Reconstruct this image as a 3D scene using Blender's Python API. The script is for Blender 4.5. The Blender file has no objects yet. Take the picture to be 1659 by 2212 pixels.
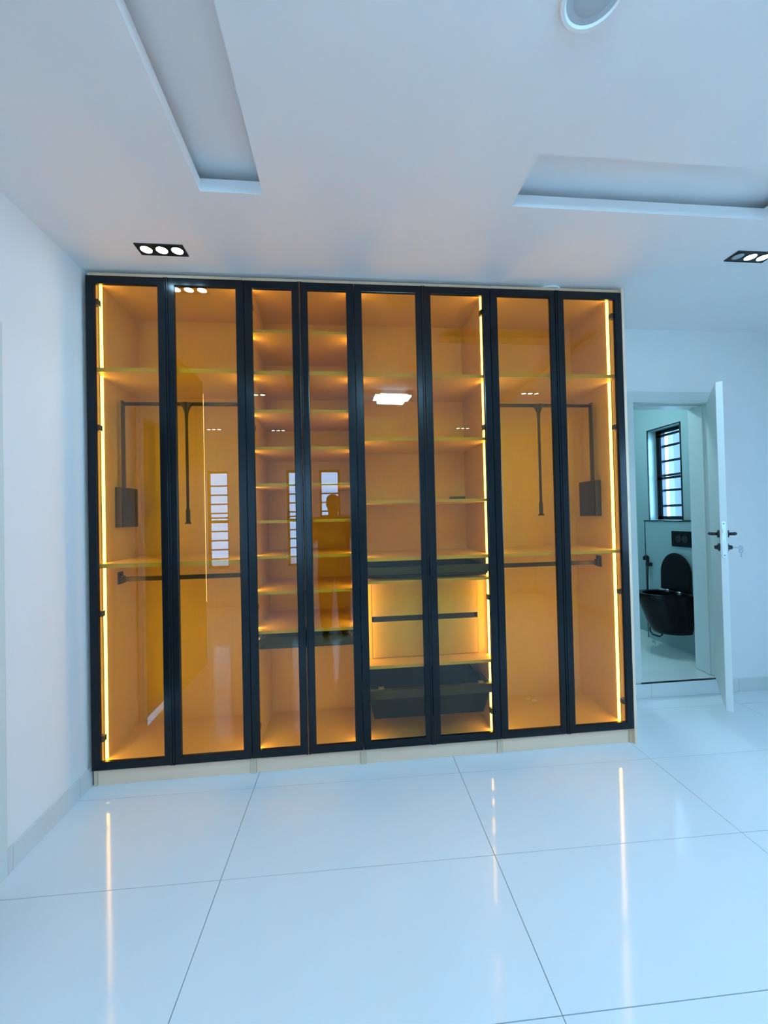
import bpy, bmesh, math, random
from mathutils import Vector, Matrix
random.seed(4)
S = bpy.context.scene
COL = S.collection

# ------------------------------------------------------------------ camera
CAM = (1.48985, -2.49975, 1.53040)
RM = ((0.99506191, 0.09686552, 0.02165349), (-0.09654669, 0.9952106, -0.01531665), (-0.02303344, 0.01315045, 0.9996482))
F_PX = 869.41
cd = bpy.data.cameras.new('camera')
cd.sensor_fit = 'HORIZONTAL'; cd.sensor_width = 36.0; cd.lens = 36.0 * F_PX / 1659.0
cd.clip_start = 0.005; cd.clip_end = 200
cam = bpy.data.objects.new('camera', cd); COL.objects.link(cam)
cam.matrix_world = Matrix(((RM[0][0], RM[0][2], -RM[0][1], CAM[0]), (RM[1][0], RM[1][2], -RM[1][1], CAM[1]),
                           (RM[2][0], RM[2][2], -RM[2][1], CAM[2]), (0, 0, 0, 1)))
S.camera = cam

# ------------------------------------------------------------------ daylight, exposure
SKY = (0.31, 0.635, 1.0)
SKY_STRENGTH = 31.0
w = bpy.data.worlds.new('sky'); S.world = w; w.use_nodes = True
w.node_tree.nodes['Background'].inputs[0].default_value = (*SKY, 1)
w.node_tree.nodes['Background'].inputs[1].default_value = SKY_STRENGTH
S.view_settings.view_transform = 'Standard'; S.view_settings.look = 'None'
S.view_settings.exposure = 0.26; S.view_settings.gamma = 1.0; S.view_settings.use_curve_mapping = False
S.cycles.use_denoising = True
S.cycles.max_bounces = 9; S.cycles.diffuse_bounces = 6; S.cycles.glossy_bounces = 4
S.cycles.transparent_max_bounces = 24; S.cycles.transmission_bounces = 6
S.cycles.sample_clamp_indirect = 6.0; S.cycles.caustics_reflective = False; S.cycles.caustics_refractive = False

def portal(name, loc, rot, sx, sz):
    l = bpy.data.lights.new(name, 'AREA'); l.shape = 'RECTANGLE'; l.size = sx; l.size_y = sz
    l.cycles.is_portal = True
    o = bpy.data.objects.new(name, l); COL.objects.link(o); o.location = loc; o.rotation_euler = rot
    return o

# ------------------------------------------------------------------ main dimensions (metres)
HC = 3.04            # ceiling
XL = -0.024          # wall at the wardrobe's end
YB = 0.605           # wall behind the wardrobe
XR = 5.15            # wall at the far end
YR = -4.9            # wall with the narrow windows
XA = -1.40           # alcove side wall
WINS = [(-0.93, -0.55), (0.44, 0.82), (1.03, 1.41)]     # narrow windows in the rear wall
WZ0, WZ1 = 0.68, 2.43
FILLW = (-2.45, -1.75, 1.05, 2.43)                        # y0,y1,z0,z1 of an unseen window added to the end wall for daylight
TW = (1.385, 1.832, 1.43, 2.45)                          # toilet window in wall x=5.0
DX0, DX1, DZ0, DZ1 = 3.875, 4.56, 0.13, 2.43             # doorway to the toilet

portal('daylight_portal', (XR + 0.2, (FILLW[0] + FILLW[1]) / 2, (FILLW[2] + FILLW[3]) / 2), (0, math.radians(90), 0), FILLW[3] - FILLW[2], FILLW[1] - FILLW[0])
for a, b in WINS:
    portal('daylight_portal', ((a + b) / 2, YR - 0.2, (WZ0 + WZ1) / 2), (math.radians(90), 0, 0), b - a, WZ1 - WZ0)
portal('daylight_portal', (5.25, (TW[0] + TW[1]) / 2, (TW[2] + TW[3]) / 2), (0, math.radians(90), 0), TW[3] - TW[2], TW[1] - TW[0])

# ------------------------------------------------------------------ materials
def mat(name, col, rough=0.5, metal=0.0, ior=1.5, coat=0.0, emit=None, estr=0.0, grain=None, var=0.0, bump=0.0, bscale=80.0):
    m = bpy.data.materials.new(name); m.use_nodes = True
    nt = m.node_tree; b = nt.nodes['Principled BSDF']
    b.inputs['Base Color'].default_value = (*col, 1); b.inputs['Roughness'].default_value = rough
    b.inputs['Metallic'].default_value = metal; b.inputs['IOR'].default_value = ior
    if coat: b.inputs['Coat Weight'].default_value = coat; b.inputs['Coat Roughness'].default_value = 0.03
    if emit: b.inputs['Emission Color'].default_value = (*emit, 1); b.inputs['Emission Strength'].default_value = estr
    if var or bump:
        tc = nt.nodes.new('ShaderNodeTexCoord'); mp = nt.nodes.new('ShaderNodeMapping'); nz = nt.nodes.new('ShaderNodeTexNoise')
        mp.inputs['Scale'].default_value = grain or (1, 1, 1)
        nz.inputs['Scale'].default_value = bscale; nz.inputs['Detail'].default_value = 4
        nt.links.new(tc.outputs['Object'], mp.inputs['Vector']); nt.links.new(mp.outputs[0], nz.inputs['Vector'])
        if var:
            r = nt.nodes.new('ShaderNodeMixRGB'); r.blend_type = 'MIX'
            r.inputs[1].default_value = (*[c * (1 - var) for c in col], 1); r.inputs[2].default_value = (*[min(1, c * (1 + var)) for c in col], 1)
            nt.links.new(nz.outputs['Fac'], r.inputs[0]); nt.links.new(r.outputs[0], b.inputs['Base Color'])
        if bump:
            bp = nt.nodes.new('ShaderNodeBump'); bp.inputs['Strength'].default_value = bump; bp.inputs['Distance'].default_value = 0.002
            nt.links.new(nz.outputs['Fac'], bp.inputs['Height']); nt.links.new(bp.outputs[0], b.inputs['Normal'])
    return m

def glass_mat(name, tint, ior):
    """solid pane: tinted, reflecting on the outer faces; the inner side of each face lets the ray out"""
    m = bpy.data.materials.new(name); m.use_nodes = True; nt = m.node_tree; nt.nodes.clear()
    out = nt.nodes.new('ShaderNodeOutputMaterial'); fr = nt.nodes.new('ShaderNodeFresnel'); fr.inputs['IOR'].default_value = ior
    tr = nt.nodes.new('ShaderNodeBsdfTransparent'); tr.inputs[0].default_value = (*tint, 1)
    gl = nt.nodes.new('ShaderNodeBsdfGlossy'); gl.inputs['Color'].default_value = (1, 1, 1, 1); gl.inputs['Roughness'].default_value = 0.0
    mx = nt.nodes.new('ShaderNodeMixShader'); t2 = nt.nodes.new('ShaderNodeBsdfTransparent'); mx2 = nt.nodes.new('ShaderNodeMixShader')
    ge = nt.nodes.new('ShaderNodeNewGeometry')
    nt.links.new(fr.outputs[0], mx.inputs[0]); nt.links.new(tr.outputs[0], mx.inputs[1]); nt.links.new(gl.outputs[0], mx.inputs[2])
    nt.links.new(ge.outputs['Backfacing'], mx2.inputs[0]); nt.links.new(mx.outputs[0], mx2.inputs[1]); nt.links.new(t2.outputs[0], mx2.inputs[2])
    nt.links.new(mx2.outputs[0], out.inputs[0])
    return m

def emis(name, col, s):
    return mat(name, (0.8, 0.8, 0.8), 0.4, emit=col, estr=s)

M = dict(
    wall=mat('white_wall_paint', (0.86, 0.87, 0.88), 0.65, bump=0.05, bscale=160),
    ceil=mat('white_ceiling_paint', (0.90, 0.90, 0.90), 0.75, bump=0.04, bscale=120),
    tile=mat('polished_white_tile', (0.75, 0.80, 0.85), 0.08, ior=1.36, var=0.012, bscale=1.5, bump=0.012),
    grout=mat('grey_grout', (0.22, 0.25, 0.28), 0.9),
    skirt=mat('skirting_tile', (0.68, 0.70, 0.70), 0.22),
    board=mat('beige_board', (0.66, 0.485, 0.33), 0.42, grain=(60, 60, 1.2), var=0.05, bscale=1.6),
    plinth=mat('beige_plinth_board', (0.84, 0.59, 0.42), 0.4, grain=(1.2, 40, 60), var=0.04, bscale=1.6),
    frame=mat('black_aluminium', (0.002, 0.005, 0.008), 0.2, ior=1.36),
    black=mat('black_plastic', (0.008, 0.009, 0.011), 0.4),
    blackm=mat('dark_metal', (0.035, 0.033, 0.034), 0.35, metal=0.3),
    slate=mat('dark_grey_tray_face', (0.018, 0.023, 0.027), 0.45),
    steel=mat('satin_steel', (0.62, 0.64, 0.65), 0.3, metal=0.9),
    door=mat('white_door_lacquer', (0.70, 0.75, 0.74), 0.35),
    frame_w=mat('white_door_frame', (0.66, 0.73, 0.72), 0.4),
    toilet_wall=mat('pale_teal_wall', (0.31, 0.44, 0.44), 0.3),
    toilet_floor=mat('pale_floor_tile', (0.74, 0.82, 0.80), 0.2),
    marble=mat('threshold_stone', (0.72, 0.77, 0.78), 0.15),
    ceramic=mat('black_ceramic', (0.004, 0.004, 0.005), 0.25, ior=1.3),
    led=emis('warm_led_strip', (1.0, 0.645, 0.19), 19.5),
    tlamp=emis('white_toilet_lamp', (0.55, 0.85, 0.95), 75.0),
    lamp=emis('white_lamp_diffuser', (0.36, 0.74, 1.0), 80.0),
    spot=emis('lit_spot_lens', (0.45, 0.80, 1.0), 60.0),
    lens_off=mat('unlit_lens', (0.42, 0.48, 0.52), 0.3),
    white=mat('white_plastic', (0.78, 0.79, 0.80), 0.35),
    darkwood=mat('dark_stained_wood', (0.035, 0.022, 0.014), 0.35, grain=(40, 40, 1), var=0.3, bscale=1.5),
    key=mat('dull_key_metal', (0.34, 0.36, 0.38), 0.35, metal=0.6),
    baffle=mat('grey_baffle', (0.50, 0.56, 0.60), 0.6),
    bin=mat('matt_black_bin', (0.006, 0.007, 0.009), 0.75, ior=1.25),
    glass=glass_mat('amber_glass', (0.88, 0.675, 0.17), 1.55),
    dim_glass=glass_mat('daylight_dimming_glass', (0.42, 0.44, 0.46), 1.5),  # tint added to cut the daylight through the narrow rear windows
    clear=glass_mat('clear_glass', (0.93, 0.96, 0.97), 1.5),
    paper=mat('crumpled_paper', (0.75, 0.70, 0.62), 0.8),
    ext=mat('white_render', (0.80, 0.80, 0.80), 0.8), extp=mat('grey_pillar', (0.035, 0.04, 0.055), 0.8),
    leaf=mat('pale_leaf', (0.30, 0.42, 0.30), 0.7), bark=mat('brown_bark', (0.12, 0.08, 0.05), 0.9),
    ground=mat('pale_paving', (0.5, 0.5, 0.48), 0.9),
    skin=mat('brown_skin', (0.16, 0.075, 0.042), 0.5), shirt=mat('black_cotton', (0.018, 0.018, 0.02), 0.85),
    trousers=mat('dark_grey_cotton', (0.035, 0.033, 0.034), 0.85), shoe=mat('black_shoe_leather', (0.012, 0.012, 0.012), 0.45),
    hair=mat('black_hair', (0.008, 0.007, 0.006), 0.8), eye=mat('eye_white', (0.7, 0.68, 0.65), 0.2),
)

# ------------------------------------------------------------------ mesh helpers
ORG = {}
def link(name, bm, m, parent=None, origin=None, rotz=0.0, smooth=False, kind=None, label=None):
    """bm in world (closed-pose) coordinates; the object gets its own origin and hangs under parent"""
    bm.normal_update()
    if origin is None:
        xs = [v.co for v in bm.verts]
        lo = Vector((min(c.x for c in xs), min(c.y for c in xs), min(c.z for c in xs)))
        hi = Vector((max(c.x for c in xs), max(c.y for c in xs), max(c.z for c in xs)))
        origin = (lo + hi) / 2
        if parent is None: origin.z = lo.z
    origin = Vector(origin)
    bmesh.ops.translate(bm, verts=bm.verts, vec=-origin)
    me = bpy.data.meshes.new(name); bm.to_mesh(me); bm.free()
    if smooth:
        for p in me.polygons: p.use_smooth = True
    if isinstance(m, str): m = M[m]
    me.materials.append(m)
    o = bpy.data.objects.new(name, me); COL.objects.link(o)
    ORG[o] = origin
    o.location = origin - (ORG[parent] if parent else Vector((0, 0, 0)))
    o.rotation_euler.z = rotz
    if parent: o.parent = parent
    if kind: o['kind'] = kind
    if label: o['label'] = label
    return o

def tag(o, label, cat, group=None):
    o['label'] = label; o['category'] = cat
    if group: o['group'] = group
    return o

def thing(name, label, cat, loc, rotz=0.0, group=None):
    o = bpy.data.objects.new(name, None); COL.objects.link(o); o.empty_display_size = 0.1
    o.location = loc; o.rotation_euler.z = rotz; ORG[o] = Vector(loc)
    return tag(o, label, cat, group)

def add_box(bm, x0, x1, y0, y1, z0, z1, bev=0.0):
    r = bmesh.ops.create_cube(bm, size=1.0)
    vs = r['verts']
    for v in vs:
        v.co = Vector(((x0 + x1) / 2 + v.co.x * (x1 - x0), (y0 + y1) / 2 + v.co.y * (y1 - y0), (z0 + z1) / 2 + v.co.z * (z1 - z0)))
    if bev:
        es = list({e for v in vs for e in v.link_edges})
        bmesh.ops.bevel(bm, geom=es, offset=bev, segments=2, affect='EDGES', profile=0.6)
    return bm

def box(x0, x1, y0, y1, z0, z1, bev=0.0):
    return add_box(bmesh.new(), x0, x1, y0, y1, z0, z1, bev)

def add_tube(bm, pts, r, seg=10, caps=True):
    """round bar through pts; r a number or one per point"""
    pts = [Vector(p) for p in pts]; n = len(pts)
    rs = r if isinstance(r, (list, tuple)) else [r] * n
    rings = []; ref = None
    for i, p in enumerate(pts):
        t = (pts[min(i + 1, n - 1)] - pts[max(i - 1, 0)]).normalized()
        if ref is None or abs(t.dot(ref)) > 0.95:
            ref = Vector((0, 0, 1)) if abs(t.z) < 0.9 else Vector((1, 0, 0))
        a = t.cross(ref).normalized(); b = t.cross(a).normalized(); ref = -b if False else ref
        rings.append([bm.verts.new(p + (a * math.cos(2 * math.pi * k / seg) + b * math.sin(2 * math.pi * k / seg)) * rs[i]) for k in range(seg)])
    for i in range(n - 1):
        for k in range(seg):
            bm.faces.new((rings[i][k], rings[i][(k + 1) % seg], rings[i + 1][(k + 1) % seg], rings[i + 1][k]))
    if caps:
        bm.faces.new(rings[0][::-1]); bm.faces.new(rings[-1])
    bmesh.ops.recalc_face_normals(bm, faces=bm.faces)
    return bm

def tube(pts, r, seg=10): return add_tube(bmesh.new(), pts, r, seg)

def add_lathe(bm, prof, c, axis='z', seg=24):
    """profile of (radius, height) turned about an axis through c"""
    c = Vector(c); rings = []
    for r, h in prof:
        ring = []
        for k in range(seg):
            a = 2 * math.pi * k / seg; u, v = r * math.cos(a), r * math.sin(a)
            d = (u, v, h) if axis == 'z' else ((h, u, v) if axis == 'x' else (u, h, v))
            ring.append(bm.verts.new(c + Vector(d)))
        rings.append(ring)
    for i in range(len(rings) - 1):
        for k in range(seg):
            bm.faces.new((rings[i][k], rings[i][(k + 1) % seg], rings[i + 1][(k + 1) % seg], rings[i + 1][k]))
    bm.faces.new(rings[0][::-1]); bm.faces.new(rings[-1])
    bmesh.ops.remove_doubles(bm, verts=bm.verts, dist=1e-6)
    bmesh.ops.recalc_face_normals(bm, faces=bm.faces)
    return bm

def lathe(prof, c, axis='z', seg=24): return add_lathe(bmesh.new(), prof, c, axis, seg)

def ring_frame(x0, x1, z0, z1, wd, y0, y1, bev=0.0015, lip=0.004):
    """mitred rectangular frame in the xz plane with a shallow inner step on the front"""
    bm = bmesh.new()
    def loop(d, y): return [bm.verts.new((x0 + d, y, z0 + d)), bm.verts.new((x1 - d, y, z0 + d)), bm.verts.new((x1 - d, y, z1 - d)), bm.verts.new((x0 + d, y, z1 - d))]
    secs = [loop(0, y1), loop(0, y0 + bev), loop(bev, y0), loop(wd - lip, y0), loop(wd - lip, y0 + 0.002), loop(wd, y0 + 0.003), loop(wd, y1)]
    for i in range(len(secs)):
        a, b = secs[i], secs[(i + 1) % len(secs)]
        for k in range(4):
            bm.faces.new((a[k], a[(k + 1) % 4], b[(k + 1) % 4], b[k]))
    bmesh.ops.recalc_face_normals(bm, faces=bm.faces)
    return bm

def slab(us, vs, holes, mk, t0, t1):
    """slab with rectangular holes; (u,v,t) -> point by mk; faces only on the outside"""
    U = sorted(set(list(us) + [h[0] for h in holes] + [h[1] for h in holes])); V = sorted(set(list(vs) + [h[2] for h in holes] + [h[3] for h in holes]))
    U = [u for u in U if us[0] <= u <= us[1]]; V = [v for v in V if vs[0] <= v <= vs[1]]
    def solid(i, j):
        if i < 0 or j < 0 or i >= len(U) - 1 or j >= len(V) - 1: return False
        cu, cv = (U[i] + U[i + 1]) / 2, (V[j] + V[j + 1]) / 2
        return not any(h[0] < cu < h[1] and h[2] < cv < h[3] for h in holes)
    bm = bmesh.new(); cache = {}
    def P(i, j, t):
        k = (i, j, t)
        if k not in cache: cache[k] = bm.verts.new(mk(U[i], V[j], t))
        return cache[k]
    for i in range(len(U) - 1):
        for j in range(len(V) - 1):
            if not solid(i, j): continue
            for t in (t0, t1): bm.faces.new((P(i, j, t), P(i + 1, j, t), P(i + 1, j + 1, t), P(i, j + 1, t)))
            for di, dj, a, b in ((-1, 0, (i, j), (i, j + 1)), (1, 0, (i + 1, j), (i + 1, j + 1)), (0, -1, (i, j), (i + 1, j)), (0, 1, (i, j + 1), (i + 1, j + 1))):
                if not solid(i + di, j + dj): bm.faces.new((P(*a, t0), P(*b, t0), P(*b, t1), P(*a, t1)))
    bmesh.ops.recalc_face_normals(bm, faces=bm.faces)
    return bm

def struct(name, bm, m, label, parent=None):
    return link(name, bm, m, parent, kind=None if parent else 'structure', label=label)

# ------------------------------------------------------------------ floor: 1.2 x 0.6 tiles laid a degree out of square
ROOM = [(XL, YB), (XL, -2.0), (XA, -2.0), (XA, YR), (XR, YR), (XR, YB)]
gb = bmesh.new()
gb.faces.new([gb.verts.new((x, y, -0.003)) for x, y in ROOM])
r = bmesh.ops.extrude_face_region(gb, geom=list(gb.faces)); bmesh.ops.translate(gb, verts=[g for g in r['geom'] if isinstance(g, bmesh.types.BMVert)], vec=(0, 0, -0.1))
bmesh.ops.recalc_face_normals(gb, faces=gb.faces)
floor = struct('floor', gb, 'grout', 'large polished white floor tiles with thin grey joints')
TX, TY, TS, TSY, TH = -0.2597, -0.0936, 1.199, 0.586, -0.0179
def clip(poly, rect):
    x0, x1, y0, y1 = rect
    for ax, val, sg in ((0, x0, 1), (0, x1, -1), (1, y0, 1), (1, y1, -1)):
        out = []
        for k in range(len(poly)):
            a, b = poly[k], poly[(k + 1) % len(poly)]
            ia, ib = sg * (a[ax] - val) >= 0, sg * (b[ax] - val) >= 0
            if ia: out.append(a)
            if ia != ib:
                t = (val - a[ax]) / (b[ax] - a[ax]); out.append((a[0] + t * (b[0] - a[0]), a[1] + t * (b[1] - a[1])))
        poly = out
        if len(poly) < 3: return []
    return poly
ct, st = math.cos(TH), math.sin(TH)
def tpt(i, j, du, dv):
    u, v = i * TS + du, -j * TSY + dv
    return (TX + ct * u - st * v, TY + st * u + ct * v)
for i in range(-2, 6):
    for j in range(-2, 10):
        g = 0.0016
        q = [tpt(i, j, g, -TSY + g), tpt(i, j, TS - g, -TSY + g), tpt(i, j, TS - g, -g), tpt(i, j, g, -g)]
        for rect in ((XL, XR, -2.0, YB), (XA, XR, YR, -2.0)):
            c = clip(q, rect)
            if not c: continue
            bm = bmesh.new()
            f = bm.faces.new([bm.verts.new((x, y, -0.003)) for x, y in c]); f.normal_update()
            if f.normal.z < 0: f.normal_flip()
            r = bmesh.ops.extrude_face_region(bm, geom=[f]); bmesh.ops.translate(bm, verts=[v for v in r['geom'] if isinstance(v, bmesh.types.BMVert)], vec=(0, 0, 0.003))
            bmesh.ops.recalc_face_normals(bm, faces=bm.faces)
            link('tile', bm, 'tile', floor)

# ------------------------------------------------------------------ ceiling with sunken strips
RD = 0.06
RECESS = [(0.863, 1.144, -2.35, -0.61), (2.335, 3.706, -0.905, -0.62), (3.425, 3.706, -3.35, -0.62)]
bm = slab((XA - 0.2, XR + 0.2), (YR - 0.2, 2.8), RECESS, lambda u, v, t: (u, v, t), HC, HC + RD)
UND = [(a - 0.12, b + 0.12, c - 0.12, d + 0.12) for a, b, c, d in RECESS]
bm2 = slab((XA - 0.2, XR + 0.2), (YR - 0.2, 2.8), UND, lambda u, v, t: (u, v, t), HC + RD, HC + RD + 0.045)
add_box(bm2, XA - 0.2, XR + 0.2, YR - 0.2, 2.8, HC + RD + 0.045, HC + RD + 0.14)
me = bpy.data.meshes.new('t'); bm2.to_mesh(me); bm2.free(); bm.from_mesh(me)
struct('ceiling', bm, 'ceil', 'white plaster ceiling with long sunken strips')

# ------------------------------------------------------------------ walls
T = 0.2
struct('wall_back', slab((XL - T, XR + T), (0, HC), [(DX0 - 0.035, DX1 + 0.035, -1, DZ1 + 0.03)], lambda u, v, t: (u, t, v), YB, YB + T), 'wall', 'white wall behind the wardrobe with the toilet doorway')
LD = (-1.235, -0.64, 0.0, 2.36)
struct('wall_left', slab((-2.0, YB), (0, HC), [(LD[0], LD[1], -1, LD[3])], lambda u, v, t: (t, u, v), XL - T, XL), 'wall', 'white wall meeting the wardrobe end')
struct('wall_alcove', slab((XA, XL - T), (0, HC), [], lambda u, v, t: (u, t, v), -2.0, -2.0 + T), 'wall', 'white wall of the alcove behind the entrance')
struct('wall_alcove_side', slab((YR, -2.0 + T), (0, HC), [], lambda u, v, t: (t, u, v), XA - T, XA), 'wall', 'white side wall of the alcove')
struct('wall_front', slab((XA - T, XR + T), (0, HC), [(a, b, WZ0, WZ1) for a, b in WINS], lambda u, v, t: (u, t, v), YR - T, YR), 'wall', 'white wall with three tall narrow windows')
struct('wall_right', slab((YR, YB), (0, HC), [FILLW], lambda u, v, t: (t, u, v), XR, XR + T), 'wall', 'white end wall with an added daylight window')
# dark sheet added to give the dark area mirrored in the second wardrobe door
pn = struct('trim_1', box(XL, XL + 0.02, -2.0, -1.295, 0.0, HC), 'darkwood', 'added dark full-height wood panel at the wall corner')

lc = link('light_channel', box(XL + 0.001, XL + 0.02, -2.012, -2.0, 0.66, 2.92), 'steel', pn)
link('led_strip', box(XL + 0.006, XL + 0.016, -2.015, -2.012, 0.665, 2.915), 'led', lc)
link('led_strip', box(XL + 0.02, XL + 0.023, -2.01, -2.0, 0.665, 2.915), 'led', lc)

def skirting(name, segs, lab):
    root = None
    for k, (x0, x1, y0, y1) in enumerate(segs):
        b = box(x0, x1, y0, y1, 0.0, 0.108, 0.002)
        if root is None: root = struct(name, b, 'skirt', lab)
        else: link('skirting_tile', b, 'skirt', root)
skirting('baseboard_left', [(XL, XL + 0.012, -0.073, YB), (XL, XL + 0.012, -0.532, -0.075), (XL, XL + 0.012, -0.562, -0.534)], 'pale tile skirting along the wall beside the wardrobe')
skirting('baseboard_back', [(4.75, XR, YB - 0.012, YB), (4.648, 4.748, YB - 0.012, YB)], 'pale tile skirting right of the toilet door')
skirting('baseboard_right', [(XR - 0.012, XR, YR, -2.4), (XR - 0.012, XR, -2.398, -1.2), (XR - 0.012, XR, -1.198, YB - 0.012)], 'pale tile skirting under the added window')
skirting('baseboard_front', [(XA, 0.6, YR, YR + 0.012), (0.602, 1.8, YR, YR + 0.012), (1.802, 3.0, YR, YR + 0.012), (3.002, XR - 0.012, YR, YR + 0.012)], 'pale tile skirting under the narrow windows')

# door in the wall beside the wardrobe (only its casing edge is in the picture, the leaf is mirrored in the glass)
d2 = struct('door_2', box(XL - 0.10, XL - 0.06, LD[0] + 0.03, LD[1] - 0.03, 0.005, LD[3] - 0.03, 0.002), 'darkwood', 'closed dark wooden entrance door in a white casing')
for y0, y1, z0, z1 in ((LD[1] - 0.03, LD[1] + 0.075, 0, LD[3] + 0.075), (LD[0] - 0.055, LD[0] + 0.03, 0, LD[3] + 0.075), (LD[0] + 0.03, LD[1] - 0.03, LD[3] - 0.03, LD[3] + 0.075)):
    link('door_casing', box(XL - 0.19, XL + 0.014, y0, y1, z0, z1, 0.003), 'frame_w', d2)
link('door_handle', tube([(XL - 0.06, -1.14, 1.15), (XL - 0.01, -1.14, 1.15), (XL - 0.005, -1.12, 1.15), (XL - 0.005, -1.02, 1.15)], 0.009), 'steel', d2, smooth=True)

# ------------------------------------------------------------------ windows
def window(name, label, mk, w0, w1, z0, z1, bars, sash, pane='clear'):
    """black frame with bars; mk(u,t,z) -> point, t = depth outwards from the inner wall face"""
    def bx(u0, u1, t0, t1, a, b):
        p, q = mk(u0, t0, a), mk(u1, t1, b)
        return box(min(p[0], q[0]), max(p[0], q[0]), min(p[1], q[1]), max(p[1], q[1]), a, b)
    fw = 0.04
    bm = bmesh.new()
    for u0, u1, a, b in ((w0, w0 + fw, z0, z1), (w1 - fw, w1, z0, z1), (w0, w1, z0, z0 + fw), (w0, w1, z1 - fw, z1)):
        p, q = mk(u0, 0.10, a), mk(u1, 0.15, b)
        add_box(bm, min(p[0], q[0]), max(p[0], q[0]), min(p[1], q[1]), max(p[1], q[1]), a, b)
    root = struct(name, bm, 'frame', label)
    link('window_pane', bx(w0 + fw, w1 - fw, 0.122, 0.128, z0 + fw, z1 - fw), pane, root)
    for u in sash: link('sash_stile', bx(u - 0.02, u + 0.02, 0.105, 0.145, z0 + fw, z1 - fw), 'frame', root)
    for z in bars:
        link('window_bar', bx(w0 + fw * 0.5, w1 - fw * 0.5, 0.155, 0.175, z - 0.013, z + 0.013), 'frame', root)
    return root
for k, (a, b) in enumerate(WINS):
    window('window_%d' % (k + 1), ['tall narrow barred window in the alcove', 'tall narrow barred window next to the alcove', 'tall narrow barred window behind the person'][k],
           lambda u, t, z: (u, YR - t, z), a, b, WZ0, WZ1, [WZ0 + 0.165 * i for i in range(1, 10)] + [1.585, 1.53], [], 'dim_glass')
window('window_4', 'wide barred window in the end wall', lambda u, t, z: (XR + t, u, z), FILLW[0], FILLW[1], FILLW[2], FILLW[3], [FILLW[2] + 0.165 * i for i in range(1, 9)], [])
tw = window('window_5', 'small barred window above the toilet ledge', lambda u, t, z: (5.0 + t, u, z), TW[0], TW[1], TW[2], TW[3], [2.27, 2.098, 1.936, 1.764, 1.588], [])
for z in (2.385, 1.900): link('sash_rail', box(5.10, 5.145, TW[0], TW[1], z - 0.013, z + 0.013), 'frame', tw)
link('sash_stile', box(5.10, 5.145, TW[1] - 0.075, TW[1] - 0.035, TW[2], TW[3]), 'frame', tw)

# ------------------------------------------------------------------ toilet room shell
struct('wall_toilet', slab((YB + T, 2.6), (0, HC), [TW], lambda u, v, t: (t, u, v), 5.0, 5.22), 'toilet_wall', 'pale teal toilet wall with a small window')
struct('wall_toilet_far', box(3.3, 5.0, 2.6, 2.75, 0.0, HC), 'toilet_wall', 'pale teal far wall of the toilet')
struct('wall_toilet_side', box(3.15, 3.3, YB + T, 2.75, 0.0, HC), 'toilet_wall', 'pale teal side wall of the toilet')
struct('floor_toilet', box(3.3, 5.0, YB + T, 2.6, -0.1, 0.118), 'toilet_floor', 'pale tiled toilet floor')
lg = struct('trim_2', box(4.85, 5.0, YB + T, 1.73, 0.118, 1.42, 0.002), 'toilet_wall', 'low boxed-out ledge wall behind the toilet')
link('ledge_top', box(4.842, 5.0, YB + T, 1.738, 1.42, 1.43), 'black', lg)
link('edge_strip', box(4.846, 4.852, 1.726, 1.732, 0.118, 1.42), 'black', lg)
tr = struct('trim_3', box(4.994, 5.004, TW[1], TW[1] + 0.012, TW[2], TW[3] + 0.012), 'black', 'thin black tile trim around the toilet window')
link('trim_strip', box(4.994, 5.004, TW[0], TW[1], TW[3], TW[3] + 0.012), 'black', tr)
link('trim_strip', box(4.994, 5.004, TW[0] - 0.012, TW[0], TW[2], TW[3] + 0.012), 'black', tr)

# doorway: casing, threshold step, open leaf
dc = struct('door_1', box(DX0 - 0.035, DX0, YB - 0.014, YB + T + 0.004, 0.13, DZ1 + 0.03), 'frame_w', 'white frame of the toilet doorway with its open door')
link('jamb', box(DX1, DX1 + 0.035, YB - 0.014, YB + T + 0.004, 0.13, DZ1 + 0.03), 'frame_w', dc)
link('head', box(DX0, DX1, YB - 0.014, YB + T + 0.004, DZ1, DZ1 + 0.03), 'frame_w', dc)
link('architrave', box(DX0 - 0.085, DX1 + 0.085, YB - 0.016, YB, DZ1 + 0.012, DZ1 + 0.09, 0.002), 'frame_w', dc)
link('architrave', box(DX0 - 0.085, DX0 - 0.012, YB - 0.016, YB, 0.13, DZ1 + 0.012, 0.002), 'frame_w', dc)
link('architrave', box(DX1 + 0.012, DX1 + 0.085, YB - 0.016, YB, 0.0, DZ1 + 0.012, 0.002), 'frame_w', dc)
link('door_stop', box(DX1 - 0.012, DX1, YB + 0.05, YB + 0.09, 0.13, DZ1), 'frame_w', dc)
link('door_stop', box(DX0, DX1 - 0.012, YB + 0.05, YB + 0.09, DZ1 - 0.012, DZ1), 'frame_w', dc)
sp = struct('trim_4', box(DX0 - 0.085, DX1 + 0.035, YB - 0.004, YB + T + 0.01, 0.0, 0.126), 'marble', 'raised stone threshold step of the toilet doorway')
for x0, x1 in ((DX0 - 0.085, 3.957), (3.959, 4.561), (4.563, 4.64)):
    link('riser_tile', box(x0, x1, YB - 0.014, YB - 0.004, 0.001, 0.117, 0.0015), 'marble', sp)
link('nosing_strip', box(DX0, DX1 + 0.01, YB - 0.014, YB - 0.002, 0.118, 0.127), 'black', sp)

HX, HY = 4.553, 0.588        # hinge of the leaf
ang = math.atan2(0.055 - HY, 4.105 - HX)      # direction hinge -> free edge
LW = 0.70
leaf = thing('toilet_door_leaf', 'white toilet door standing open with black handles and keys', 'door', (HX, HY, 0.137), ang)
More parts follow.
